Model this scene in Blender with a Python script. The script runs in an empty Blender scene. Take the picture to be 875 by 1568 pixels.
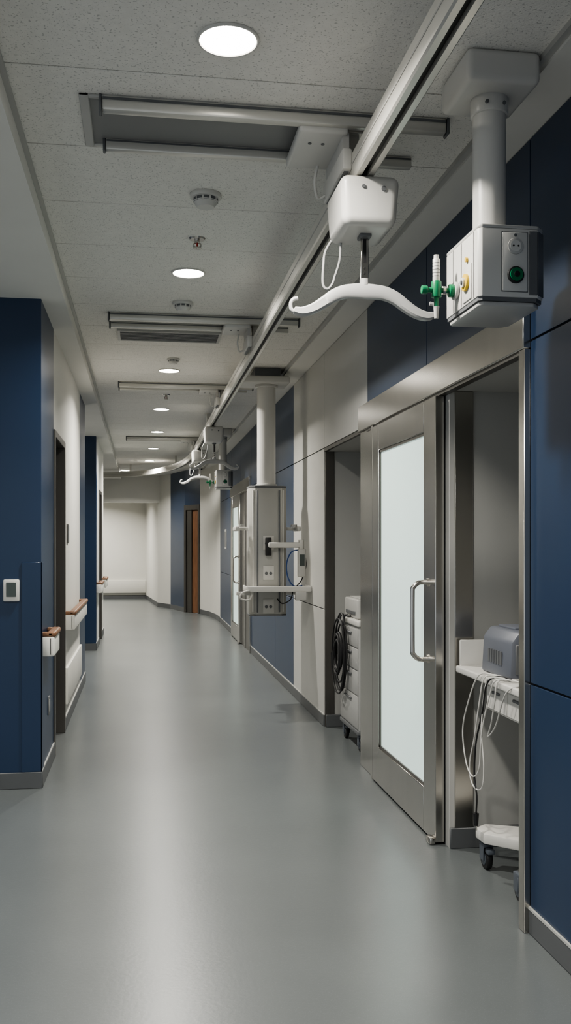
import bpy, bmesh, math, random
from mathutils import Vector, Matrix
random.seed(4)
scene = bpy.context.scene

# ------------------------------------------------------------ materials
def mat(name, col, rough=0.5, metal=0.0, emit=None, estr=0.0, noise=None, bump=None, stretch=None, spec=None, speck=None, coat=0.0):
    m = bpy.data.materials.new(name); m.use_nodes = True
    nt = m.node_tree; b = nt.nodes['Principled BSDF']
    b.inputs['Base Color'].default_value = (*col, 1)
    b.inputs['Roughness'].default_value = rough
    b.inputs['Metallic'].default_value = metal
    if spec is not None: b.inputs['Specular IOR Level'].default_value = spec
    if coat: b.inputs['Coat Weight'].default_value = coat
    if emit:
        b.inputs['Emission Color'].default_value = (*emit, 1)
        b.inputs['Emission Strength'].default_value = estr
    mp = nt.nodes.new('ShaderNodeMapping')
    geo = nt.nodes.new('ShaderNodeNewGeometry')
    nt.links.new(geo.outputs['Position'], mp.inputs['Vector'])
    if stretch: mp.inputs['Scale'].default_value = stretch
    if noise:
        sc, amt = noise
        n = nt.nodes.new('ShaderNodeTexNoise'); n.inputs['Scale'].default_value = sc; n.inputs['Detail'].default_value = 4
        nt.links.new(mp.outputs[0], n.inputs['Vector'])
        r = nt.nodes.new('ShaderNodeMapRange')
        r.inputs['From Min'].default_value = 0.3; r.inputs['From Max'].default_value = 0.7
        r.inputs['To Min'].default_value = 1 - amt; r.inputs['To Max'].default_value = 1 + amt
        nt.links.new(n.outputs['Fac'], r.inputs['Value'])
        v = nt.nodes.new('ShaderNodeVectorMath'); v.operation = 'SCALE'
        v.inputs[0].default_value = col
        nt.links.new(r.outputs[0], v.inputs['Scale'])
        last = v.outputs[0]
        if speck:
            s2, thr, dark = speck
            n2 = nt.nodes.new('ShaderNodeTexNoise'); n2.inputs['Scale'].default_value = s2; n2.inputs['Detail'].default_value = 3
            nt.links.new(mp.outputs[0], n2.inputs['Vector'])
            r2 = nt.nodes.new('ShaderNodeMapRange')
            r2.inputs['From Min'].default_value = thr; r2.inputs['From Max'].default_value = thr + 0.05
            r2.inputs['To Min'].default_value = 1; r2.inputs['To Max'].default_value = dark
            nt.links.new(n2.outputs['Fac'], r2.inputs['Value'])
            v2 = nt.nodes.new('ShaderNodeVectorMath'); v2.operation = 'SCALE'
            nt.links.new(last, v2.inputs[0]); nt.links.new(r2.outputs[0], v2.inputs['Scale'])
            last = v2.outputs[0]
        nt.links.new(last, b.inputs['Base Color'])
    if bump:
        sc, st = bump
        n = nt.nodes.new('ShaderNodeTexNoise'); n.inputs['Scale'].default_value = sc; n.inputs['Detail'].default_value = 3
        nt.links.new(mp.outputs[0], n.inputs['Vector'])
        bp = nt.nodes.new('ShaderNodeBump'); bp.inputs['Strength'].default_value = st; bp.inputs['Distance'].default_value = 0.01
        nt.links.new(n.outputs['Fac'], bp.inputs['Height']); nt.links.new(bp.outputs[0], b.inputs['Normal'])
    return m

M = {}
M['floor'] = mat('vinyl_floor', (0.116, 0.127, 0.129), 0.285, noise=(1.3, 0.07), bump=(60, 0.03), speck=(220, 0.60, 1.25), spec=0.8)
M['tile'] = mat('acoustic_tile', (0.80, 0.78, 0.735), 0.95, noise=(30, 0.03), bump=(150, 0.25), speck=(120, 0.60, 0.66))
M['paint'] = mat('soffit_paint', (0.74, 0.725, 0.685), 0.75, noise=(2, 0.02))
M['cream'] = mat('cream_wall_paint', (0.69, 0.68, 0.635), 0.55, noise=(2, 0.02))
M['greypanel'] = mat('warm_grey_panel', (0.49, 0.485, 0.46), 0.36, noise=(1.5, 0.03))
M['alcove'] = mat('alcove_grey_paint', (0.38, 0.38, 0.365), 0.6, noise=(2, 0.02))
M['navy'] = mat('navy_panel', (0.0105, 0.0300, 0.0730), 0.36, noise=(1.2, 0.06), spec=0.65)
M['dark'] = mat('shadow_gap', (0.006, 0.007, 0.01), 0.8)
M['base'] = mat('rubber_base', (0.095, 0.10, 0.104), 0.45, noise=(4, 0.05))
M['basetop'] = mat('base_top_strip', (0.42, 0.42, 0.40), 0.45)
M['steel'] = mat('brushed_steel', (0.53, 0.515, 0.485), 0.22, metal=1.0, noise=(3, 0.04), stretch=(3, 3, 0.5))
M['steeldk'] = mat('dark_steel', (0.16, 0.153, 0.142), 0.36, metal=0.8, noise=(5, 0.06), stretch=(4, 4, 0.4))
M['alu'] = mat('anodised_rail', (0.62, 0.605, 0.56), 0.30, metal=0.35, noise=(8, 0.02))
M['column'] = mat('column_grey', (0.44, 0.435, 0.41), 0.36, metal=0.25, noise=(3, 0.02))
M['white'] = mat('white_enclosure', (0.58, 0.57, 0.54), 0.35, noise=(3, 0.015))
M['white2'] = mat('offwhite_plastic', (0.45, 0.445, 0.425), 0.4, noise=(3, 0.015))
M['cartgrey'] = mat('cart_grey', (0.36, 0.36, 0.35), 0.42, noise=(3, 0.02))
M['bar'] = mat('grey_spreader_bar', (0.43, 0.43, 0.42), 0.38, noise=(3, 0.015))
M['greyp'] = mat('grey_plastic', (0.13, 0.135, 0.14), 0.45, noise=(5, 0.04))
M['device'] = mat('bluegrey_device', (0.125, 0.135, 0.16), 0.45, noise=(5, 0.04))
M['diffuser'] = mat('grey_diffuser', (0.24, 0.24, 0.235), 0.5, noise=(3, 0.05))
M['black'] = mat('black_rubber', (0.012, 0.012, 0.013), 0.5)
M['caster'] = mat('caster_grey', (0.08, 0.092, 0.11), 0.45)
M['wood'] = mat('handrail_wood', (0.20, 0.105, 0.058), 0.4, noise=(5, 0.2), stretch=(14, 1, 14))
M['doorwood'] = mat('door_wood', (0.20, 0.095, 0.048), 0.4, noise=(5, 0.25), stretch=(10, 10, 1))
M['glass'] = mat('frosted_glass', (0.60, 0.72, 0.68), 0.20, emit=(0.80, 0.97, 0.91), estr=0.30, noise=(0.8, 0.02))  # emission stands in for backlight from a room behind the glass
M['green'] = mat('green_plastic', (0.01, 0.17, 0.07), 0.35)
M['yellow'] = mat('yellow_plastic', (0.62, 0.42, 0.05), 0.4)
M['screen'] = mat('lcd_screen', (0.06, 0.075, 0.07), 0.2)
M['blue'] = mat('blue_cable', (0.03, 0.07, 0.2), 0.4)
M['lens'] = mat('lamp_lens', (0.9, 0.9, 0.85), 0.5, emit=(1.0, 0.95, 0.86), estr=30)
M['red'] = mat('red_bulb', (0.4, 0.03, 0.02), 0.3)

# ------------------------------------------------------------ builder
class B:
    def __init__(s, name):
        s.name = name; s.bm = bmesh.new(); s.mats = []
    def _mi(s, m):
        if m not in s.mats: s.mats.append(m)
        return s.mats.index(m)
    def _add(s, t, m):
        i = s._mi(m)
        bmesh.ops.recalc_face_normals(t, faces=t.faces)
        for f in t.faces: f.material_index = i; f.smooth = True
        me = bpy.data.meshes.new('tmp'); t.to_mesh(me); t.free()
        s.bm.from_mesh(me); bpy.data.meshes.remove(me)
    def box(s, x0, x1, y0, y1, z0, z1, m, bev=0.0, seg=2, rot=0, piv=None):
        t = bmesh.new(); bmesh.ops.create_cube(t, size=1)
        c = Vector(((x0+x1)/2, (y0+y1)/2, (z0+z1)/2))
        for v in t.verts:
            v.co = Vector((v.co.x*(x1-x0), v.co.y*(y1-y0), v.co.z*(z1-z0))) + c
        if bev > 0:
            bev = min(bev, 0.45*min(x1-x0, y1-y0, z1-z0))
            bmesh.ops.bevel(t, geom=t.edges[:], offset=bev, segments=seg, profile=0.5, affect='EDGES')
        if rot:
            p = Vector(piv) if piv else c
            bmesh.ops.rotate(t, verts=t.verts, cent=p, matrix=Matrix.Rotation(rot, 3, 'Z'))
        s._add(t, m); return s
    def taper(s, x0, x1, y0, y1, z0, z1, m, k=0.85, bev=0.0, seg=2):
        t = bmesh.new(); bmesh.ops.create_cube(t, size=1)
        c = Vector(((x0+x1)/2, (y0+y1)/2, (z0+z1)/2))
        for v in t.verts:
            f = k if v.co.z < 0 else 1
            v.co = Vector((v.co.x*(x1-x0)*f, v.co.y*(y1-y0)*f, v.co.z*(z1-z0))) + c
        if bev > 0: bmesh.ops.bevel(t, geom=t.edges[:], offset=bev, segments=seg, profile=0.5, affect='EDGES')
        s._add(t, m); return s
    def cyl(s, p0, p1, r, m, r2=None, seg=28, bev=0):
        p0 = Vector(p0); p1 = Vector(p1); d = p1-p0
        t = bmesh.new()
        bmesh.ops.create_cone(t, cap_ends=True, segments=seg, radius1=r, radius2=r if r2 is None else r2, depth=d.length)
        if bev:
            es = [e for e in t.edges if abs(e.verts[0].co.z-e.verts[1].co.z) < 1e-6]
            bmesh.ops.bevel(t, geom=es, offset=bev, segments=2, profile=0.5, affect='EDGES')
        q = Vector((0, 0, 1)).rotation_difference(d.normalized())
        for v in t.verts: v.co = q @ v.co + (p0+p1)/2
        s._add(t, m); return s
    def prism(s, pts, z0, z1, m, bev=0):
        t = bmesh.new()
        vs = [t.verts.new((x, y, z0)) for x, y in pts]
        f = t.faces.new(vs)
        r = bmesh.ops.extrude_face_region(t, geom=[f])
        for v in r['geom']:
            if isinstance(v, bmesh.types.BMVert): v.co.z = z1
        if bev: bmesh.ops.bevel(t, geom=t.edges[:], offset=bev, segments=2, profile=0.5, affect='EDGES')
        s._add(t, m); return s
    def prismY(s, pts, y0, y1, m, bev=0):
        t = bmesh.new()
        vs = [t.verts.new((x, y0, z)) for x, z in pts]
        f = t.faces.new(vs)
        r = bmesh.ops.extrude_face_region(t, geom=[f])
        for v in r['geom']:
            if isinstance(v, bmesh.types.BMVert): v.co.y = y1
        if bev: bmesh.ops.bevel(t, geom=t.edges[:], offset=bev, segments=2, profile=0.5, affect='EDGES')
        s._add(t, m); return s
    def sweep(s, pts, prof, m, smooth=0, up=(0, 0, 1), scale=None):
        pts = spline(pts, smooth) if smooth else [Vector(p) for p in pts]
        t = bmesh.new(); rings = []
        u = Vector(up)
        for i, p in enumerate(pts):
            a = pts[max(i-1, 0)]; b = pts[min(i+1, len(pts)-1)]
            d = (b-a).normalized(); sd = d.cross(u).normalized(); uu = sd.cross(d).normalized()
            k = scale(i/(len(pts)-1)) if scale else 1
            rings.append([t.verts.new(p + sd*q[0] + uu*q[1]*k) for q in prof])
        n = len(prof)
        for i in range(len(rings)-1):
            for j in range(n):
                t.faces.new((rings[i][j], rings[i][(j+1) % n], rings[i+1][(j+1) % n], rings[i+1][j]))
        t.faces.new(rings[0]); t.faces.new(rings[-1][::-1])
        s._add(t, m); return s
    def tube(s, pts, r, m, smooth=6, seg=10):
        pts = spline(pts, smooth) if smooth else [Vector(p) for p in pts]
        t = bmesh.new(); rings = []; n = None
        for i, p in enumerate(pts):
            a = pts[max(i-1, 0)]; b = pts[min(i+1, len(pts)-1)]
            d = (b-a).normalized()
            if n is None:
                n = d.cross(Vector((0.3, 0.5, 0.81))).normalized()
            else:
                n = (n - d*n.dot(d)).normalized()
            bn = d.cross(n)
            rings.append([t.verts.new(p + n*math.cos(k*2*math.pi/seg)*r + bn*math.sin(k*2*math.pi/seg)*r) for k in range(seg)])
        for i in range(len(rings)-1):
            for j in range(seg):
                t.faces.new((rings[i][j], rings[i][(j+1) % seg], rings[i+1][(j+1) % seg], rings[i+1][j]))
        t.faces.new(rings[0]); t.faces.new(rings[-1][::-1])
        s._add(t, m); return s
    def done(s):
        me = bpy.data.meshes.new(s.name)
        xs = [v.co for v in s.bm.verts]
        mn = Vector((min(c.x for c in xs), min(c.y for c in xs), min(c.z for c in xs)))
        mx = Vector((max(c.x for c in xs), max(c.y for c in xs), max(c.z for c in xs)))
        c = (mn+mx)/2; c.z = mn.z
        bmesh.ops.translate(s.bm, verts=s.bm.verts, vec=-c)
        s.bm.to_mesh(me); s.bm.free()
        for m in s.mats: me.materials.append(M[m])
        me.set_sharp_from_angle(angle=math.radians(38))
        o = bpy.data.objects.new(s.name, me); o.location = c
        scene.collection.objects.link(o); return o

def spline(pts, n):
    P = [Vector(p) for p in pts]; out = []
    for i in range(len(P)-1):
        p0 = P[max(i-1, 0)]; p1 = P[i]; p2 = P[i+1]; p3 = P[min(i+2, len(P)-1)]
        for k in range(n):
            t = k/n
            out.append(0.5*((2*p1)+(-p0+p2)*t+(2*p0-5*p1+4*p2-p3)*t*t+(-p0+3*p1-3*p2+p3)*t**3))
    out.append(P[-1]); return out

WR = 1.48      # right wall face
CORE = 1.50
ZT = 3.09      # tile ceiling
ZL = 3.00      # left soffit
ZR = 3.06      # right soffit
XL = -0.61     # left wall face

# ------------------------------------------------------------ floor / ceiling
f = B('floor')
f.box(-5, 2.3, -3, 27, -0.1, 0, 'floor')
f.done()
c = B('ceiling')
c.box(-5.0, 2.3, -3, 27, ZT+0.012, ZT+0.2, 'dark')
c.box(-5.0, -0.47, -3, 27, ZL, ZT+0.02, 'paint')
c.box(1.31, 2.3, -3, 27, ZR, ZT+0.02, 'paint')
y = 3.235 - 0.635*10
while y < 27:
    c.box(-0.47, 1.31, y+0.003, min(y+0.632, 27), ZT, ZT+0.02, 'tile', 0.002, 1)
    y += 0.635
c.box(-0.47, -0.45, -3, 27, ZT-0.012, ZT+0.001, 'white2')
c.box(1.285, 1.31, -3, 27, ZT-0.02, ZT+0.001, 'white2')
c.done()

# ------------------------------------------------------------ right wall
w = B('wall_right')
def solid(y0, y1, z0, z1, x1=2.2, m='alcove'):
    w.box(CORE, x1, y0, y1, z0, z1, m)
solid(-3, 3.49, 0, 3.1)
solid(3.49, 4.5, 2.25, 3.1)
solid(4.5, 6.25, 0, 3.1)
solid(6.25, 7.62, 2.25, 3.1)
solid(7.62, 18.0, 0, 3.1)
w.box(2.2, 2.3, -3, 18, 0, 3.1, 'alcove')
G = 0.004
def panel(y0, y1, z0, z1, m):
    w.box(WR, CORE+0.002, y0+G, y1-G, z0+G, z1-G, m, 0.0015, 1)
def backing(y0, y1, z0, z1):
    w.box(CORE-0.012, CORE+0.001, y0, y1, z0, z1, 'dark')
backing(-3, 3.46, 0, ZR); backing(3.46, 6.12, 2.42, ZR); backing(6.12, 7.62, 2.26, ZR); backing(7.62, 12.84, 0, ZR)
backing(12.84, 15.7, 2.42, ZR); backing(15.7, 18, 0, ZR)
rows = [(0.10, 0.96), (0.96, 2.28), (2.28, ZR)]
for a, b_ in [(-3, -0.9), (-0.9, 1.28), (1.28, 3.46)]:
    for r in rows: panel(a, b_, *r, 'navy')
panel(3.46, 4.80, 2.42, ZR, 'navy'); panel(4.80, 6.12, 2.42, ZR, 'navy')
panel(6.12, 7.62, 2.28, ZR, 'greypanel')
for r in rows: panel(7.62, 9.2, *r, 'greypanel')
for a, b_ in [(9.2, 10.5), (10.5, 12.84)]:
    for r in rows: panel(a, b_, *r, 'navy')
panel(12.84, 14.2, 2.42, ZR, 'navy'); panel(14.2, 15.7, 2.42, ZR, 'navy')
for r in rows: panel(15.7, 18.0, *r, 'navy')
w.box(1.50, 1.525, 4.485, 4.5, 0.0, 2.25, 'white2')
w.box(1.525, 1.62, 4.478, 4.5, 0.1, 2.25, 'steel', 0.003, 1)
w.box(1.62, 2.2, 4.49, 4.5, 0.1, 2.25, 'alcove')
w.box(1.485, 1.56, 7.60, 7.62, 0.0, 2.25, 'steeldk', 0.002, 1)
w.done()

ew = B('wall_right_curved')
def seg(p, q, z0, z1, m, th=0.12, off=0.0):
    p = Vector(p); q = Vector(q); d = (q-p).normalized(); n = Vector((d.y, -d.x))
    a = p + n*off; b2 = q + n*off
    ew.prism([tuple(a), tuple(b2), tuple(b2+n*th), tuple(a+n*th)], z0, z1, m)
cur = [(1.48, 18.0), (1.46, 18.7), (1.38, 19.5), (1.23, 20.2)]
for i in range(3): seg(cur[i], cur[i+1], 0.1, ZR, 'cream'); seg(cur[i], cur[i+1], 0, 0.1, 'base', 0.12, -0.008)
seg((1.23, 20.2), (0.93, 20.75), 2.33, 3.1, 'navy')
seg((0.93, 20.75), (0.66, 21.9), 0.1, 3.1, 'navy'); seg((0.93, 20.75), (0.66, 21.9), 0, .1, 'base', .12, -.008)
seg((0.66, 21.9), (0.38, 22.6), 0.1, 3.1, 'cream'); seg((0.66, 21.9), (0.38, 22.6), 0, .1, 'base', .12, -.008)
seg((0.38, 22.6), (0.12, 26.0), 0.1, 3.1, 'cream'); seg((0.38, 22.6), (0.12, 26.0), 0, .1, 'base', .12, -.008)
ew.done()
d3 = B('door_3')
def seg3(t0, t1, z0, z1, m, off, th):
    p = Vector((1.23, 20.2)); q = Vector((0.93, 20.75)); d = q-p; n = Vector((d.y, -d.x)).normalized()
    a = p+d*t0+n*off; b2 = p+d*t1+n*off
    d3.prism([tuple(a), tuple(b2), tuple(b2+n*th), tuple(a+n*th)], z0, z1, m)
seg3(0, 0.1, 0, 2.33, 'steeldk', -0.02, .2); seg3(0.88, 1.0, 0, 2.33, 'steeldk', -0.02, .2)
seg3(0.1, 0.88, 2.22, 2.33, 'steeldk', -0.02, .2)
seg3(0.1, 0.55, 0.01, 2.22, 'doorwood', 0.02, .05); seg3(0.55, 0.88, 0.0, 2.22, 'steeldk', 0.0, .1)
d3.done()
B('wall_end').box(-5, 0.2, 26.0, 26.15, 0, 3.1, 'cream').done()
B('baseboard_end').box(-5, 0.12, 25.98, 26.0, 0, 0.1, 'base').box(-5, .11, 25.93, 26.0, 0.16, 0.50, 'cream', 0.01).done()
B('wall_end_beam').box(-5, 0.44, 22.5, 22.8, 2.46, ZT+.01, 'cream').done()

bb = B('baseboard_right')
for a, b_ in [(-3, 3.46), (7.62, 12.84), (15.7, 18.0)]:
    bb.box(WR-0.006, CORE, a, b_, 0, 0.095, 'base', 0.003, 1)
    bb.box(WR-0.008, CORE, a, b_, 0.093, 0.103, 'basetop')
bb.box(1.50, 2.2, 4.47, 4.49, 0, 0.10, 'base', .003, 1)
bb.box(1.49, 2.2, 7.585, 7.62, 0, 0.10, 'base', .003, 1)
bb.box(2.18, 2.2, 3.49, 4.47, 0, 0.10, 'base', .003, 1)
bb.box(2.18, 2.2, 6.25, 7.585, 0, 0.10, 'base', .003, 1)
bb.done()

# ------------------------------------------------------------ sliding doors
def sliding_door(name, y0, yj, y1, y2):
    d = B(name)
    X = WR
    d.box(X-0.03, CORE, y0, y2, 2.25, 2.42, 'steel', 0.004, 1)
    d.box(X-0.018, CORE, y0+0.06, y2-.2, 2.235, 2.25, 'steeldk')
    d.box(X-0.025, CORE, y0, y0+0.055, 0, 2.25, 'steel', 0.003, 1)
    d.box(X-0.012, CORE, y1+0.03, y2, 0, 2.25, 'steel', 0.003, 1)
    d.box(X-0.03, X-0.01, y1+0.02, y1+0.06, 0, 2.25, 'steel', 0.003, 1)
    xa, xb = X-0.035, X+0.012
    FS = 0.15
    d.box(xa, xb, yj, yj+0.20, 0.012, 2.235, 'steel', 0.003, 1)
    d.box(xa, xb, y1-FS, y1, 0.012, 2.235, 'steel', 0.003, 1)
    d.box(xa, xb, yj+0.20, y1-FS, 2.075, 2.235, 'steel', 0.003, 1)
    d.box(xa, xb, yj+0.20, y1-FS, 0.012, 0.24, 'steel', 0.003, 1)
    for (a, b_) in [(yj+0.20, yj+0.215), (y1-FS-.015, y1-FS)]:
        d.box(xa+0.008, xb, a, b_, .24, 2.075, 'steeldk')
    d.box(xa+0.008, xb, yj+.2, y1-FS, .24, .255, 'steeldk'); d.box(xa+0.008, xb, yj+.2, y1-FS, 2.06, 2.075, 'steeldk')
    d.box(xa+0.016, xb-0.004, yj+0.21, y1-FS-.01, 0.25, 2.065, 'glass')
    d.box(xb, CORE, yj+.01, y1+.03, 0.0, 2.235, 'dark')
    hy = yj+0.13
    d.tube([(xa+0.005, hy, 1.30), (xa-0.045, hy, 1.30), (xa-0.075, hy, 1.275), (xa-0.08, hy, 1.24), (xa-0.08, hy, 0.97),
            (xa-0.075, hy, 0.935), (xa-0.045, hy, 0.91), (xa+0.005, hy, 0.91)], 0.0125, 'steel', 5, 14)
    for z in (1.30, .91): d.cyl((xa, hy, z), (xa-0.008, hy, z), 0.022, 'steel')
    d.box(xa-0.03, xa+0.002, yj+0.0, yj+0.07, 0, 0.035, 'steel', 0.008)
    d.done()
sliding_door('sliding_door', 3.46, 4.54, 5.84, 6.27)
sliding_door('sliding_door', 12.84, 14.05, 15.35, 15.70)
tr = B('trim_1')
tr.box(WR-0.005, CORE, 12.9, 14.05, 0, 2.235, 'steeldk').box(WR-.02, WR-.004, 13.5, 13.56, 0, 2.235, 'steel').done()
tr = B('trim_2')
tr.box(WR-0.004, CORE, 6.27, 6.29, 0, 2.27, 'steel').box(WR-0.002, CORE, 6.29, 7.62, 2.25, 2.277, 'steeldk').done()

# ------------------------------------------------------------ left walls
w = B('wall_left')
w.box(-5, XL, 5.97, 6.80, 0, ZL, 'navy', .0)
w.box(-1.1, XL, 6.80, 7.72, 2.30, ZL, 'cream')
w.box(-5, -1.0, 6.80, 7.72, 0, ZL, 'cream')
w.box(-5, XL, 7.72, 9.62, 0, ZL, 'cream')
w.box(-5, XL, 9.62, 10.5, 0, ZL, 'navy')
w.box(-5, -1.9, 10.5, 13.5, 0, ZL, 'cream')
w.box(-5, XL-.02, 13.5, 13.8, 0, ZL, 'navy')
w.box(-5, XL-.02, 13.8, 14.3, 0, ZL, 'cream')
w.box(-5, -1.0, 14.3, 15.2, 0, ZL, 'cream')
w.box(-5, XL-.02, 14.3, 15.2, 2.3, ZL, 'cream')
w.box(-5, XL-.02, 15.2, 16.0, 0, ZL, 'cream')
w.box(-0.725, XL+0.006, 5.962, 5.972, 0.1, 1.385, 'navy', .002, 1)
w.box(XL-.002, XL+0.006, 5.962, 6.08, 0.1, 1.385, 'navy', .002, 1)
w.done()
B('wall_lobby').box(-5.1, -5, 5.97, 27, 0, 3.1, 'cream').done()
bb = B('baseboard_left')
bb.box(-5, XL+.008, 5.955, 5.97, 0, 0.10, 'base', .003, 1)
for a, b_, x in [(5.965, 6.80, XL), (7.72, 10.5, XL), (13.5, 14.3, XL-.02), (15.2, 16, XL-.02)]:
    bb.box(x-.002, x+0.010, a, b_, 0, 0.10, 'base', .003, 1)
    bb.box(x-.002, x+0.008, a, b_, 0.098, 0.108, 'basetop')
bb.box(-1.9, -1.885, 10.5, 13.48, 0, .1, 'base'); bb.box(-1.9, XL-.02, 13.485, 13.5, 0, .1, 'base')
bb.done()
def left_door(name, y0, y1, x, xin):
    d = B(name)
    d.box(xin, x+0.012, y1-0.055, y1, 0, 2.30, 'steeldk', .003, 1)
    d.box(xin, x+0.012, y0, y0+0.05, 0, 2.30, 'steeldk', .003, 1)
    d.box(xin, x+0.012, y0+.05, y1-.055, 2.25, 2.30, 'steeldk', .003, 1)
    d.box(xin, xin+0.05, y0+.05, y1-.055, 0.01, 2.25, 'doorwood')
    d.cyl((xin+.05, y0+.12, 1.0), (xin+.1, y0+.12, 1.0), 0.012, 'steel'); d.cyl((xin+.1, y0+.11, 1.0), (xin+.1, y0+.24, 1.0), 0.01, 'steel')
    d.done()
left_door('door_1', 6.80, 7.72, XL, -1.0)
left_door('door_2', 14.3, 15.2, XL-.02, -1.0)

def handrail(y0, y1, x):
    h = B('wall_handrail')
    h.box(x+0.040, x+0.078, y0, y1, 0.80, 0.925, 'cream', 0.012, 3)
    h.box(x+0.030, x+0.088, y0, y1, 0.92, 0.955, 'wood', 0.014, 3)
    n = max(2, int((y1-y0)/0.7)+1)
    for i in range(n):
        yy = y0+0.08+(y1-y0-0.16)*i/(n-1)
        h.box(x-0.001, x+0.045, yy-0.03, yy+0.03, 0.83, 0.90, 'white2', 0.006)
    for a in (y0, y1-.03):
        h.box(x-0.001, x+0.066, a, a+.03, 0.80, 0.925, 'cream', 0.01, 2)
        h.box(x-0.001, x+0.070, a, a+.035, 0.922, 0.953, 'wood', 0.01, 2)
    h.done()
handrail(6.0, 6.36, XL); handrail(7.80, 9.55, XL); handrail(13.55, 14.25, XL-.02); handrail(15.25, 15.95, XL-.02)
B('wall_bumper').box(XL-.001, XL+0.025, 7.80, 9.6, 0.20, 0.50, 'cream', 0.01, 2).done()
t = B('wall_thermostat')
t.box(-0.834, -0.738, 5.950, 5.971, 1.145, 1.280, 'white', 0.008, 2)
t.box(-0.815, -0.757, 5.946, 5.951, 1.175, 1.262, 'screen', .001, 1)
t.done()
t = B('wall_outlet'); t.box(XL-.001, XL+0.008, 6.38, 6.46, 0.37, 0.49, 'greyp', 0.003); t.box(XL+.007, XL+0.010, 6.4, 6.44, 0.39, 0.47, 'white2', 0.001, 1); t.done()
t = B('wall_sign'); t.box(XL-.001, XL+0.010, 7.95, 8.10, 1.50, 1.66, 'steeldk', 0.002, 1); t.box(XL+.009, XL+.012, 7.96, 8.09, 1.51, 1.65, 'greyp'); t.done()
t = B('wall_sign'); t.box(WR-.012, WR+.001, 16.6, 16.9, 1.40, 1.75, 'white2', .003, 1); t.box(WR-.014, WR-.01, 16.64, 16.86, 1.44, 1.71, 'greyp'); t.done()

# ------------------------------------------------------------ downlights
def downlight(x, y, z=ZT, power=26, r=0.086):
    d = B('ceiling_downlight')
    t = 40
    ring = [(x+math.cos(a*2*math.pi/t)*(r+0.008), y+math.sin(a*2*math.pi/t)*(r+0.008), z-0.003) for a in range(t+1)]
    d.tube(ring, 0.006, 'white', 0, 8)
    d.cyl((x, y, z-0.004), (x, y, z+0.001), r, 'lens', seg=40)
    d.done()
    L = bpy.data.lights.new('downlight_lamp', 'AREA'); L.shape = 'DISK'; L.size = r*2*0.96; L.energy = power
    L.color = (1.0, 0.96, 0.885); L.spread = math.radians(145)
    o = bpy.data.objects.new('downlight_lamp', L); o.location = (x, y, z-0.006)
    scene.collection.objects.link(o)
for (x, y) in [(.27, -1.6), (.27, .4), (.27, 2.98), (.272, 5.58), (.25, 8.76), (.23, 11.3), (.22, 13.6), (.2, 16.0), (.15, 18.4), (-.35, 20.9)]:
    downlight(x, y, power=18 if y < 1 else 31)
downlight(-2.3, 0.8, ZL, 20); downlight(-2.3, 3.6, ZL, 16); downlight(-1.4, 24.4, ZL, 60); downlight(-1.3, 12.0, ZL, 10)  # the two lobby lamps are unseen, added as fill light

def detector(x, y, s=1.0):
    d = B('smoke_detector')
    d.cyl((x, y, ZT+.001), (x, y, ZT-0.018*s), 0.062*s, 'white', bev=.004)
    d.cyl((x, y, ZT-0.018*s), (x, y, ZT-0.034*s), 0.048*s, 'greyp')
    d.cyl((x, y, ZT-0.030*s), (x, y, ZT-0.052*s), 0.050*s, 'white', r2=0.034*s)
    for a in range(10):
        an = a*math.pi/5
        d.box(x+math.cos(an)*.046*s-.004, x+math.cos(an)*.046*s+.004, y+math.sin(an)*.046*s-.004, y+math.sin(an)*.046*s+.004, ZT-.036*s, ZT-.016*s, 'white')
    d.done()
detector(.289, 4.32, 1.15); detector(.27, 6.28, 1.1); detector(.27, 8.2, .9)
def sprinkler(x, y):
    d = B('fire_sprinkler')
    d.cyl((x, y, ZT+.001), (x, y, ZT-0.008), 0.044, 'steel', r2=.038)
    d.cyl((x, y, ZT-0.006), (x, y, ZT-0.026), 0.013, 'steel')
    for s in (-1, 1):
        d.tube([(x+s*.006, y, ZT-.022), (x+s*.018, y, ZT-.030), (x+s*.016, y, ZT-.042), (x, y, ZT-.052)], .004, 'steel', 4, 6)
    d.cyl((x, y, ZT-.025), (x, y, ZT-.048), 0.0045, 'red')
    d.cyl((x, y, ZT-.050), (x, y, ZT-.054), 0.024, 'steel')
    d.done()
sprinkler(.287, 4.95); sprinkler(.26, 10.2)

# ------------------------------------------------------------ overhead hoist rail
r = B('ceiling_hoist_rail')
path = [(.809, -2.9, 2.90), (.809, 0, 2.90), (.809, 4, 2.90), (.809, 8, 2.90), (.809, 12, 2.90), (.809, 14.6, 2.90), (.77, 16.0, 2.90), (.62, 17.3, 2.90),
        (.29, 18.6, 2.90), (-.22, 19.4, 2.90), (-.8, 19.75, 2.90), (-1.8, 19.8, 2.90)]
hw = .038; hh = .052; sl = .012
prof = [(-hw, -hh+.006), (-hw+.006, -hh), (-sl, -hh), (-sl, -hh+.03), (sl, -hh+.03), (sl, -hh), (hw-.006, -hh), (hw, -hh+.006), (hw, hh-.008), (hw-.008, hh), (-hw+.008, hh), (-hw, hh-.008)]
r.sweep(path, prof, 'alu', 8)
r.sweep([(p[0], p[1], 2.90-hh+.024) for p in path], [(-sl-.001, -.006), (sl+.001, -.006), (sl+.001, .006), (-sl-.001, .006)], 'black', 8)
r.sweep([(p[0], p[1], 2.905) for p in path], [(-hw-.002, -.003), (hw+.002, -.003), (hw+.002, .003), (-hw-.002, .003)], 'white2', 8)
for yy in (-1.5, .2, 1.7, 3.61, 6.76, 9.55, 11.6, 14.3):
    r.box(.785, .833, yy-.03, yy+.03, 2.945, ZT+.001, 'alu', .004, 1)
    r.box(.765, .853, yy-.05, yy+.05, ZT-.012, ZT+.001, 'alu', .003, 1)
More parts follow.
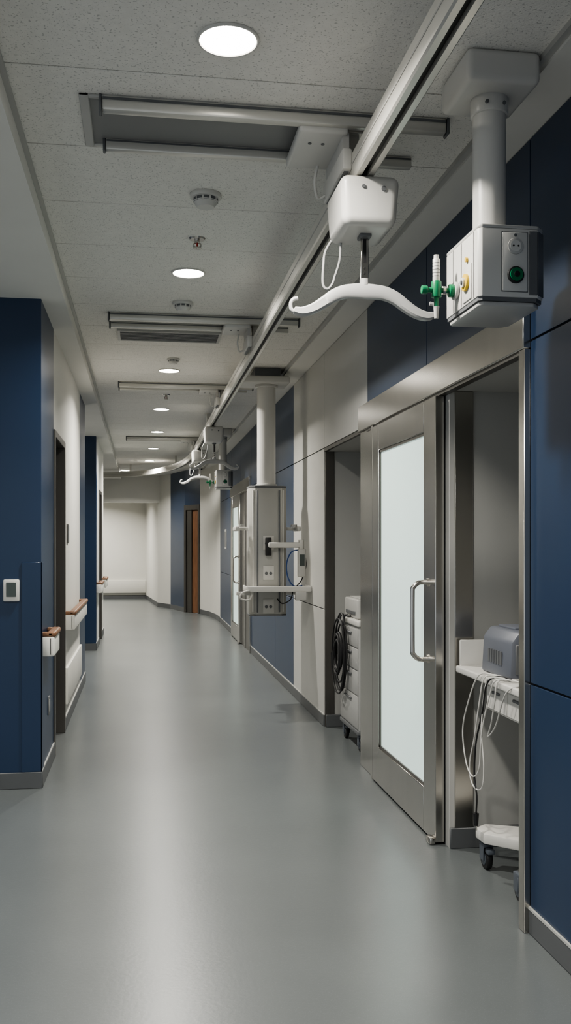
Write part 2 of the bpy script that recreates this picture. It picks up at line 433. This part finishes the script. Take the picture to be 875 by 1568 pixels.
for (xx, yy) in ((.62, 17.3), (-.22, 19.4)):
    r.box(xx-.02, xx+.02, yy-.02, yy+.02, 2.945, (ZT if xx > -.45 else ZL)+.001, 'alu')
r.done()

def gantry(y, gap, x0=-.14, x1=1.13, full=True):
    g = B('ceiling_gantry_bars')
    zt = ZT+.001
    g.box(x0, x1, y-.022, y+.022, ZT-.055, zt, 'alu', .010, 2)
    g.box(x0+.004, x1-.004, y-.026, y-.020, ZT-.018, ZT-.010, 'greyp')
    g.box(x0-.010, x0, y-.026, y+.026, ZT-.060, zt, 'greyp', .003, 1)
    g.box(x1, x1+.010, y-.026, y+.026, ZT-.060, zt, 'greyp', .003, 1)
    g.box(x0, x1-.03, y+gap-.018, y+gap+.018, ZT-.045, zt, 'alu', .006, 2)
    g.box(x0+.004, x1-.034, y+gap-.021, y+gap-.016, ZT-.014, ZT-.008, 'greyp')
    g.box(x0-.010, x0, y+gap-.021, y+gap+.021, ZT-.05, zt, 'greyp', .003, 1)
    if full:
        a, b_ = x0-.08, .66
        ya, yb = y-.02, y+gap+.05
        g.box(a, b_, ya, ya+.02, ZT-.010, zt, 'white2', .003, 1); g.box(a, b_, yb-.02, yb, ZT-.010, zt, 'white2', .003, 1)
        g.box(a, a+.035, ya, yb, ZT-.012, zt, 'white2', .003, 1); g.box(b_-.02, b_, ya, yb, ZT-.012, zt, 'white2', .003, 1)
        g.box(a+.035, b_-.02, ya+.02, yb-.02, ZT-.004, zt, 'diffuser')
    g.box(.575, .760, y-.0, y+gap-.01, 3.015, 3.055, 'white', .012, 3)
    g.box(.59, .745, y+.01, y+gap-.04, 3.04, zt, 'white2', .008)
    for k in (0, 1): g.cyl((.63+.05*k, y+.10, 3.016), (.63+.05*k, y+.10, 3.012), .007, 'greyp', seg=12)
    g.box(.735, .7725, y-.00, y+gap+.02, 2.885, 2.965, 'white', .008, 2)
    g.box(.740, .765, y+.02, y+gap-.02, 2.955, 3.03, 'white2')
    g.box(.745, .763, y+.02, y+gap-.0, 2.881, 2.887, 'greyp')
    g.tube([(.70, y+gap-.05, 3.018), (.69, y+gap-.04, 2.96), (.70, y+gap-.02, 2.91), (.715, y+gap-.01, 2.90), (.737, y+gap-.02, 2.91)], .006, 'white', 5)
    g.done()
gantry(3.43, .36)
gantry(6.62, .28, -.22, 1.10, False)
gantry(9.45, .24, -.22, 1.10, False)
gantry(14.2, .24, -.22, 1.0, False)
v = B('ceiling_vent')
v.box(-.18, .60, 7.12, 7.14, ZT-.016, ZT+.001, 'white2'); v.box(-.18, .60, 7.44, 7.46, ZT-.016, ZT+.001, 'white2')
v.box(-.18, -.16, 7.14, 7.44, ZT-.016, ZT+.001, 'white2'); v.box(.58, .60, 7.14, 7.44, ZT-.016, ZT+.001, 'white2')
v.box(-.16, .58, 7.14, 7.44, ZT-.003, ZT+.001, 'greyp')
for i in range(7): v.box(-.16, .58, 7.16+i*.042, 7.175+i*.042, ZT-.014, ZT-.002, 'diffuser')
v.done()

# ------------------------------------------------------------ patient lifts
def lift(y, dx=0.0):
    l = B('patient_lift')
    x0, x1 = .715, .940
    l.taper(x0, x1, y-.14, y+.16, 2.665, 2.846, 'white', .90, .032, 5)
    l.box(x0+.065, x0+.12, y-.06, y+.08, 2.84, 2.8475, 'white2', .0, 1)
    l.cyl((.80, y-.136, 2.80), (.80, y-.141, 2.80), .007, 'greyp', seg=12)
    l.cyl((.875, y-.136, 2.795), (.875, y-.141, 2.795), .009, 'greyp', seg=12)
    xs = .835; ys = y
    l.box(xs-.022, xs+.022, ys-.03, ys+.03, 2.652, 2.67, 'greyp', .004)
    l.box(xs-.015, xs+.015, ys-.006, ys+.006, 2.49, 2.655, 'steel', .002, 1)
    l.box(xs-.006, xs+.006, ys-.0075, ys+.0075, 2.56, 2.65, 'black')
    for z in (2.52, 2.54): l.cyl((xs, ys-.009, z), (xs, ys+.009, z), .004, 'black', seg=10)
    l.cyl((xs, ys, 2.475), (xs, ys, 2.50), .018, 'bar')
    pr = [(-.019, -.014), (-.013, -.022), (.013, -.022), (.019, -.014), (.019, .014), (.013, .022), (-.013, .022), (-.019, .014)]
    pts = []
    for X, Z in [(-.270, 2.372), (-.24, 2.368), (-.2, 2.380), (-.16, 2.404), (-.12, 2.432), (-.08, 2.448), (-.04, 2.453), (0, 2.454)]: pts.append((xs+X, ys, Z))
    full = pts + [(2*xs-p[0], p[1], p[2]) for p in pts[-2::-1]]
    l.sweep(full, pr, 'bar', 5, scale=lambda t: 0.5+0.72*(1-abs(2*t-1))**.6)
    for s in (-1, 1):
        ex = xs+s*.262
        l.tube([(ex, ys, 2.370), (ex+s*.012, ys, 2.370), (ex+s*.020, ys, 2.380), (ex+s*.020, ys, 2.400), (ex+s*.010, ys, 2.414), (ex-s*.006, ys, 2.418)], .0075, 'bar', 5, 10)
    l.tube([(.765, y+.10, 2.675), (.762, y+.11, 2.60), (.745, y+.12, 2.54), (.735, y+.12, 2.51), (.715, y+.12, 2.49), (.698, y+.12, 2.51), (.70, y+.12, 2.58), (.71, y+.13, 2.64), (.745, y+.13, 2.70)], .005, 'bar', 6)
    l.done()
lift(3.50); lift(11.0); lift(13.75)

# ------------------------------------------------------------ ceiling pendants
def gas_pendant(cx, cy):
    p = B('medical_gas_pendant')
    p.box(cx-.125, cx+.125, cy-.14, cy+.14, 2.985, ZT+.001, 'white', .022, 4)
    p.cyl((cx, cy, 2.93), (cx, cy, 2.99), .063, 'white', bev=.004)
    p.cyl((cx, cy, 2.50), (cx, cy, 2.94), .055, 'white', seg=40)
    p.cyl((cx-.03, cy-.056, 2.955), (cx-.03, cy-.064, 2.955), .006, 'greyp', seg=10)
    p.cyl((cx+.03, cy-.052, 2.955), (cx+.03, cy-.062, 2.955), .006, 'greyp', seg=10)
    x0, x1, y0, y1, z0, z1 = cx-.10, cx+.128, cy-.17, cy+.16, 2.272, 2.514
    pl = [(x0+.012, y0), (x1-.03, y0), (x1, y0+.03), (x1, y1-.03), (x1-.03, y1), (x0+.012, y1), (x0, y1-.012), (x0, y0+.012)]
    p.prism(pl, z0+.012, z1-.012, 'white', .003)
    ins = [(cx+(a-cx)*.97, cy+(b_-cy)*.97) for a, b_ in pl]
    p.prism(ins, z0, z0+.013, 'greyp'); p.prism(pl, z1-.012, z1, 'white2', .004)
    p.prism([(cx+(a-cx)*.92, cy+(b_-cy)*.92) for a, b_ in pl], z0-.014, z0, 'white2', .004)
    for yy in (y0+.045, y0+.16, y0+.245): p.box(x0-.0012, x0+.002, yy-.001, yy+.001, z0+.015, z1-.015, 'greyp')
    ex = x0+.100
    p.box(ex-.022, ex+.062, y0-.006, y0+.002, z0+.030, z1-.025, 'white', .004, 2)
    p.box(ex-.024, ex+.064, y0-.002, y0+.002, z0+.028, z1-.023, 'greyp')
    p.box(ex+.068, x1-.031, y0-.003, y0+.002, z0+.02, z1-.018, 'greyp', .002, 1)
    p.prism([(x1-.0285, y0-.001), (x1+.0015, y0+.029), (x1-.002, y0+.033), (x1-.033, y0+.003)], z0+.02, z1-.018, 'greyp')
    sx = ex+.02; sz = z1-.070
    p.cyl((sx, y0-.004, sz), (sx, y0-.011, sz), .026, 'white2', bev=.002)
    p.cyl((sx, y0-.010, sz), (sx, y0-.012, sz), .018, 'white')
    for k in (-1, 1): p.cyl((sx+k*.008, y0-.011, sz), (sx+k*.008, y0-.0135, sz), .003, 'black', seg=8)
    p.cyl((sx, y0-.004, sz+.035), (sx, y0-.009, sz+.035), .005, 'greyp', seg=10)
    gz = z0+.080
    p.cyl((sx, y0-.004, gz), (sx, y0-.016, gz), .027, 'black', bev=.003)
    p.cyl((sx, y0-.015, gz), (sx, y0-.020, gz), .021, 'green'); p.cyl((sx, y0-.019, gz), (sx, y0-.024, gz), .009, 'black')
    yy = y0+.102; zz = 2.352
    p.box(x0-.004, x0+.002, yy-.04, yy+.04, zz-.06, zz+.055, 'white', .003)
    p.cyl((x0-.002, yy, zz), (x0-.014, yy, zz), .028, 'yellow', bev=.003)
    p.cyl((x0-.013, yy, zz), (x0-.020, yy, zz), .016, 'white'); p.cyl((x0-.019, yy, zz), (x0-.024, yy, zz), .007, 'greyp')
    p.cyl((x0-.001, yy, zz+.075), (x0-.008, yy, zz+.075), .008, 'yellow', seg=12)
    fy = y0+.205
    p.cyl((x0-.001, fy, zz), (x0-.014, fy, zz), .030, 'white2', bev=.003)
    p.cyl((x0-.012, fy, zz), (x0-.030, fy, zz), .022, 'green', bev=.003)
    p.cyl((x0-.03, fy, zz), (x0-.11, fy, zz), .009, 'green')
    p.cyl((x0-.042, fy, zz), (x0-.052, fy, zz), .014, 'steel'); p.cyl((x0-.105, fy, zz), (x0-.125, fy, zz), .014, 'green', bev=.002)
    fx = x0-.073
    p.cyl((fx, fy, zz-.025), (fx, fy, zz+.03), .017, 'green', bev=.003)
    p.cyl((fx, fy, zz+.03), (fx, fy, zz+.105), .0125, 'white', bev=.002)
    p.cyl((fx, fy, zz+.105), (fx, fy, zz+.118), .009, 'white')
    for k in range(5): p.cyl((fx, fy, zz+.045+.011*k), (fx, fy, zz+.047+.011*k), .0129, 'greyp', seg=20)
    p.cyl((fx, fy, zz-.025), (fx, fy, zz-.055), .008, 'green'); p.cyl((fx, fy, zz-.055), (fx, fy, zz-.095), .010, 'white2', r2=.007)
    p.done()
gas_pendant(1.155, 3.04)
gas_pendant(1.12, 13.2)

p = B('equipment_service_column')
cx, cy = 1.13, 8.60
p.box(cx-.12, cx+.12, cy-.10, cy+.30, 3.0, ZT+.001, 'greyp', .01)
p.box(cx-.275, cx+.20, cy-.16, cy+.20, 2.945, 3.01, 'white', .02, 3)
p.cyl((cx, cy, 2.92), (cx, cy, 2.95), .105, 'white', bev=.004)
p.cyl((cx, cy, 2.0), (cx, cy, 2.93), .085, 'white', seg=40)
p.cyl((cx, cy, 2.015), (cx, cy, 2.04), .10, 'white2', bev=.004)
w2, d2 = .17, .15
pl = [(cx-w2+.05, cy-d2), (cx+w2-.05, cy-d2), (cx+w2, cy-d2+.05), (cx+w2, cy+d2-.05), (cx+w2-.05, cy+d2), (cx-w2+.05, cy+d2), (cx-w2, cy+d2-.05), (cx-w2, cy-d2+.05)]
p.prism(pl, .86, 2.0, 'column', .006)
p.prism(pl, 2.0, 2.02, 'greyp', .002); p.prism(pl, .845, .86, 'greyp', .002)
for xx in (-.10, .10): p.box(cx+xx-.006, cx+xx+.006, cy-d2-.012, cy-d2+.001, .88, 1.98, 'greyp', .002, 1)
for xx in (-.135, .135): p.box(cx+xx-.008, cx+xx+.008, cy-d2+.006, cy-d2+.024, .88, 1.98, 'white', .004, 1)
for z in (.93, 1.23, 1.50):
    p.box(cx-.05, cx+.05, cy-d2-.006, cy-d2+.001, z-.06, z+.07, 'white', .004)
    for k in (-1, 1): p.cyl((cx+k*.02, cy-d2-.006, z), (cx+k*.02, cy-d2-.009, z), .014, 'greyp', seg=14)
for z in (1.63,):
    for s in (-1, 1):
        p.box(cx+s*.225-.065, cx+s*.225+.065, cy-.02, cy+.01, z-.012, z+.018, 'white', .004)
        p.box(cx+s*.28-.018, cx+s*.28+.018, cy-.16, cy+.10, z-.018, z+.022, 'white', .008)
        p.cyl((cx+s*.24, cy-.10, z+.02), (cx+s*.24, cy-.10, z+.04), .03, 'white2')
p.box(cx-.03, cx+.02, cy-.21, cy-.15, 1.39, 1.55, 'black', .006)
p.box(cx-.01, cx+.29, cy-.235, cy-.185, 1.46, 1.51, 'white', .014, 3)
p.cyl((cx+.29, cy-.21, 1.44), (cx+.29, cy-.21, 1.53), .026, 'white', bev=.004)
p.box(cx+.255, cx+.325, cy-.26, cy-.20, 1.20, 1.45, 'white2', .01, 3); p.box(cx+.268, cx+.312, cy-.264, cy-.258, 1.3, 1.40, 'screen')
p.tube([(cx+.26, cy-.21, 1.44), (cx+.20, cy-.2, 1.42), (cx+.16, cy-.19, 1.32), (cx+.17, cy-.19, 1.20), (cx+.22, cy-.2, 1.12), (cx+.3, cy-.21, 1.12)], .006, 'blue', 6)
p.tube([(cx+.31, cy-.23, 1.45), (cx+.33, cy-.23, 1.3), (cx+.29, cy-.22, 1.17), (cx+.23, cy-.21, 1.1)], .005, 'black', 6)
p.box(cx-.22, cx+.34, cy-.42, cy-.14, 1.085, 1.105, 'white', .008, 2)
p.box(cx-.22, cx+.34, cy-.43, cy-.41, 1.075, 1.125, 'white', .006, 2)
p.box(cx-.23, cx-.215, cy-.42, cy-.14, 1.075, 1.125, 'white', .005, 2); p.box(cx+.335, cx+.35, cy-.42, cy-.14, 1.075, 1.125, 'white', .005, 2)
p.tube([(cx-.2, cy-.43, 1.09), (cx-.27, cy-.45, 1.07), (cx-.28, cy-.44, 1.02), (cx-.20, cy-.40, 1.01), (cx-.17, cy-.38, 1.08)], .008, 'white', 5)
p.box(cx+.2, cx+.30, cy-.44, cy-.40, 1.0, 1.08, 'white2', .01, 2)
for s in (-1, 1): p.box(cx+s*.225-.065, cx+s*.225+.065, cy-.16, cy-.13, 1.035, 1.065, 'white', .004)
p.tube([(cx+.2, cy-.3, 1.08), (cx+.18, cy-.28, 1.0), (cx+.12, cy-.2, .96), (cx+.08, cy-.155, 1.0)], .005, 'black', 6)
p.done()

# ------------------------------------------------------------ alcove furniture
def caster(b, x, y, r=.05, ztop=.13):
    b.cyl((x-.014, y, r), (x+.014, y, r), r, 'black', bev=.006, seg=30)
    b.cyl((x-.018, y, r), (x+.018, y, r), r*.62, 'caster', bev=.003)
    b.box(x-.024, x-.017, y-.022, y+.03, r*.8, r*2+.012, 'caster', .003, 1)
    b.box(x+.017, x+.024, y-.022, y+.03, r*.8, r*2+.012, 'caster', .003, 1)
    b.box(x-.024, x+.024, y-.03, y+.035, r*2+.004, r*2+.02, 'caster', .006, 2)
    b.cyl((x, y+.005, r*2+.01), (x, y+.005, ztop), .012, 'steel')
    b.box(x-.018, x+.018, y-.068, y-.025, r*2-.018, r*2+.004, 'caster', .006, 2)

k = B('mobile_workstation_cart')
k.box(1.515, 2.05, 3.60, 4.44, .872, .905, 'white', .008, 3)
k.box(1.56, 2.02, 3.62, 4.14, .745, .873, 'white', .006, 2)
k.box(1.553, 1.561, 3.64, 3.875, .755, .86, 'white', .003, 1); k.box(1.553, 1.561, 3.885, 4.12, .755, .86, 'white', .003, 1)
k.box(1.545, 1.556, 3.72, 3.80, .83, .842, 'greyp', .002, 1); k.box(1.545, 1.556, 3.96, 4.04, .83, .842, 'greyp', .002, 1)
k.box(1.535, 2.0, 4.425, 4.445, .90, 1.03, 'white', .006, 2)
k.box(1.84, 1.94, 3.86, 4.0, .18, .75, 'white2', .02, 3)
k.prism([(1.535, 4.22), (1.60, 4.27), (1.98, 4.10), (2.02, 3.93), (1.98, 3.70), (1.66, 3.64), (1.590, 3.68), (1.590, 3.79), (1.74, 3.87), (1.66, 4.00), (1.54, 4.12)], .132, .180, 'white', .008)
for (x, y) in ((1.575, 4.18), (1.95, 4.05), (1.95, 3.80)): caster(k, x, y)
caster(k, 1.575, 3.775)
k.done()
k = B('medical_monitor_unit')
pf = [(1.575, .906), (1.86, .906), (1.86, 1.10), (1.82, 1.115), (1.62, 1.115), (1.585, 1.07)]
k.prismY(pf, 3.90, 4.25, 'device', .012)
k.box(1.60, 1.80, 3.894, 3.902, .93, 1.06, 'greyp', .003, 1)
for i in range(6): k.box(1.572+.0005*i, 1.579+.0005*i, 4.0+i*.03, 4.012+i*.03, .96, 1.02, 'greyp')
k.box(1.64, 1.80, 4.0, 4.2, 1.113, 1.125, 'device', .004)
k.done()
k = B('hanging_power_cords')
k.tube([(1.565, 3.86, .917), (1.545, 3.98, .917), (1.503, 4.02, .90), (1.495, 4.06, .78), (1.495, 4.12, .62), (1.495, 4.18, .50), (1.495, 4.17, .42), (1.495, 4.10, .39), (1.495, 4.02, .42), (1.495, 4.0, .52), (1.495, 4.03, .68), (1.497, 3.99, .86), (1.505, 3.94, .915), (1.58, 3.84, .915)], .0034, 'white', 8)
k.tube([(1.565, 3.89, .917), (1.54, 4.03, .917), (1.50, 4.09, .90), (1.492, 4.20, .76), (1.492, 4.27, .62), (1.492, 4.22, .48), (1.492, 4.13, .44), (1.492, 4.05, .50), (1.492, 4.02, .66), (1.495, 3.93, .84), (1.505, 3.87, .915), (1.58, 3.80, .915)], .0034, 'white', 8)
k.tube([(1.56, 3.85, .92), (1.53, 3.93, .92), (1.50, 3.98, .88), (1.495, 4.02, .75), (1.495, 4.10, .60), (1.495, 4.12, .45), (1.495, 4.09, .36), (1.495, 4.10, .27)], .0040, 'black', 8)
k.cyl((1.495, 4.10, .28), (1.495, 4.10, .225), .014, 'black', r2=.010); k.cyl((1.495, 4.095, .225), (1.495, 4.095, .205), .004, 'steel', seg=8)
k.tube([(1.62, 3.85, .917), (1.55, 3.86, .917), (1.503, 3.86, .905), (1.49, 3.86, .82), (1.49, 3.9, .72), (1.49, 3.94, .66), (1.495, 3.86, .72), (1.50, 3.75, .88), (1.56, 3.70, .915)], .0034, 'white2', 8)
k.done()

k = B('supply_cart')
x0, x1, y0, y1 = 1.535, 1.97, 6.60, 7.22
k.box(x0, x1, y0, y1, .15, .90, 'cartgrey', .012, 3)
k.box(x0-.012, x1, y0-.01, y1+.01, .90, .945, 'white', .012, 3)
for (z0, z1) in ((.17, .40), (.41, .58), (.59, .74), (.75, .88)):
    k.box(x0-.008, x0+.002, y0+.02, y1-.02, z0, z1, 'cartgrey', .004, 2)
    k.box(x0-.020, x0-.006, y0+.20, y1-.20, z1-.04, z1-.028, 'greyp', .003, 1)
    k.box(x0+.03, x1-.03, y0-.008, y0+.002, z0, z1, 'cartgrey', .004, 2)
k.box(x0-.01, x1, y0, y1, .125, .155, 'greyp', .006, 2)
for (x, y) in ((x0+.03, y0+.06), (x0+.03, y1-.06), (x1-.04, y0+.06), (x1-.04, y1-.06)): caster(k, x, y, .05, .13)
k.done()
k = B('printer_box')
k.box(1.55, 1.85, 6.72, 7.15, .946, 1.09, 'white2', .012, 3); k.box(1.543, 1.552, 6.78, 7.08, .975, 1.0, 'greyp', .002, 1)
k.box(1.58, 1.82, 6.76, 7.1, 1.09, 1.10, 'white2', .004)
k.done()
k = B('coiled_cable_bundle')
for i in range(8):
    a0 = random.uniform(-.03, .03); ry = .19+random.uniform(-.04, .05); rz = .27+random.uniform(-.05, .03); cz = .66+random.uniform(-.03, .03); cyy = 7.06+a0
    if i > 4: ry *= .6; rz *= .5
    pts = [(1.497-.004*i+.004*math.sin(t*.7), cyy+ry*math.cos(t), cz+rz*math.sin(t)) for t in [q*2*math.pi/14 for q in range(15)]]
    k.tube(pts, .0065 if i < 5 else .011, 'black', 4, 8)
k.tube([(1.49, 7.05, .9), (1.50, 7.05, .955), (1.525, 7.05, .957), (1.54, 7.0, .957)], .008, 'black', 5)
k.tube([(1.49, 6.95, .88), (1.505, 6.95, .955), (1.525, 6.93, .957), (1.54, 6.9, .957)], .008, 'black', 5)
k.box(1.475, 1.505, 7.02, 7.08, .60, .74, 'black', .01, 2)
k.done()

# ------------------------------------------------------------ world / camera
wd = bpy.data.worlds.new('world'); scene.world = wd; wd.use_nodes = True
wd.node_tree.nodes['Background'].inputs[0].default_value = (0.88, 0.94, 1.0, 1)
wd.node_tree.nodes['Background'].inputs[1].default_value = 0.42

cam = bpy.data.cameras.new('camera'); co = bpy.data.objects.new('camera', cam)
scene.collection.objects.link(co); scene.camera = co
co.location = (0, 0, 1.5); co.rotation_euler = (math.radians(90), 0, math.radians(-8.65))
cam.sensor_fit = 'VERTICAL'; cam.sensor_height = 36; cam.lens = 36*1450/1568
cam.shift_y = 48/1568; cam.clip_start = 0.05; cam.clip_end = 100

scene.view_settings.view_transform = 'AgX'
scene.view_settings.look = 'AgX - Medium High Contrast'
scene.view_settings.exposure = 0.75
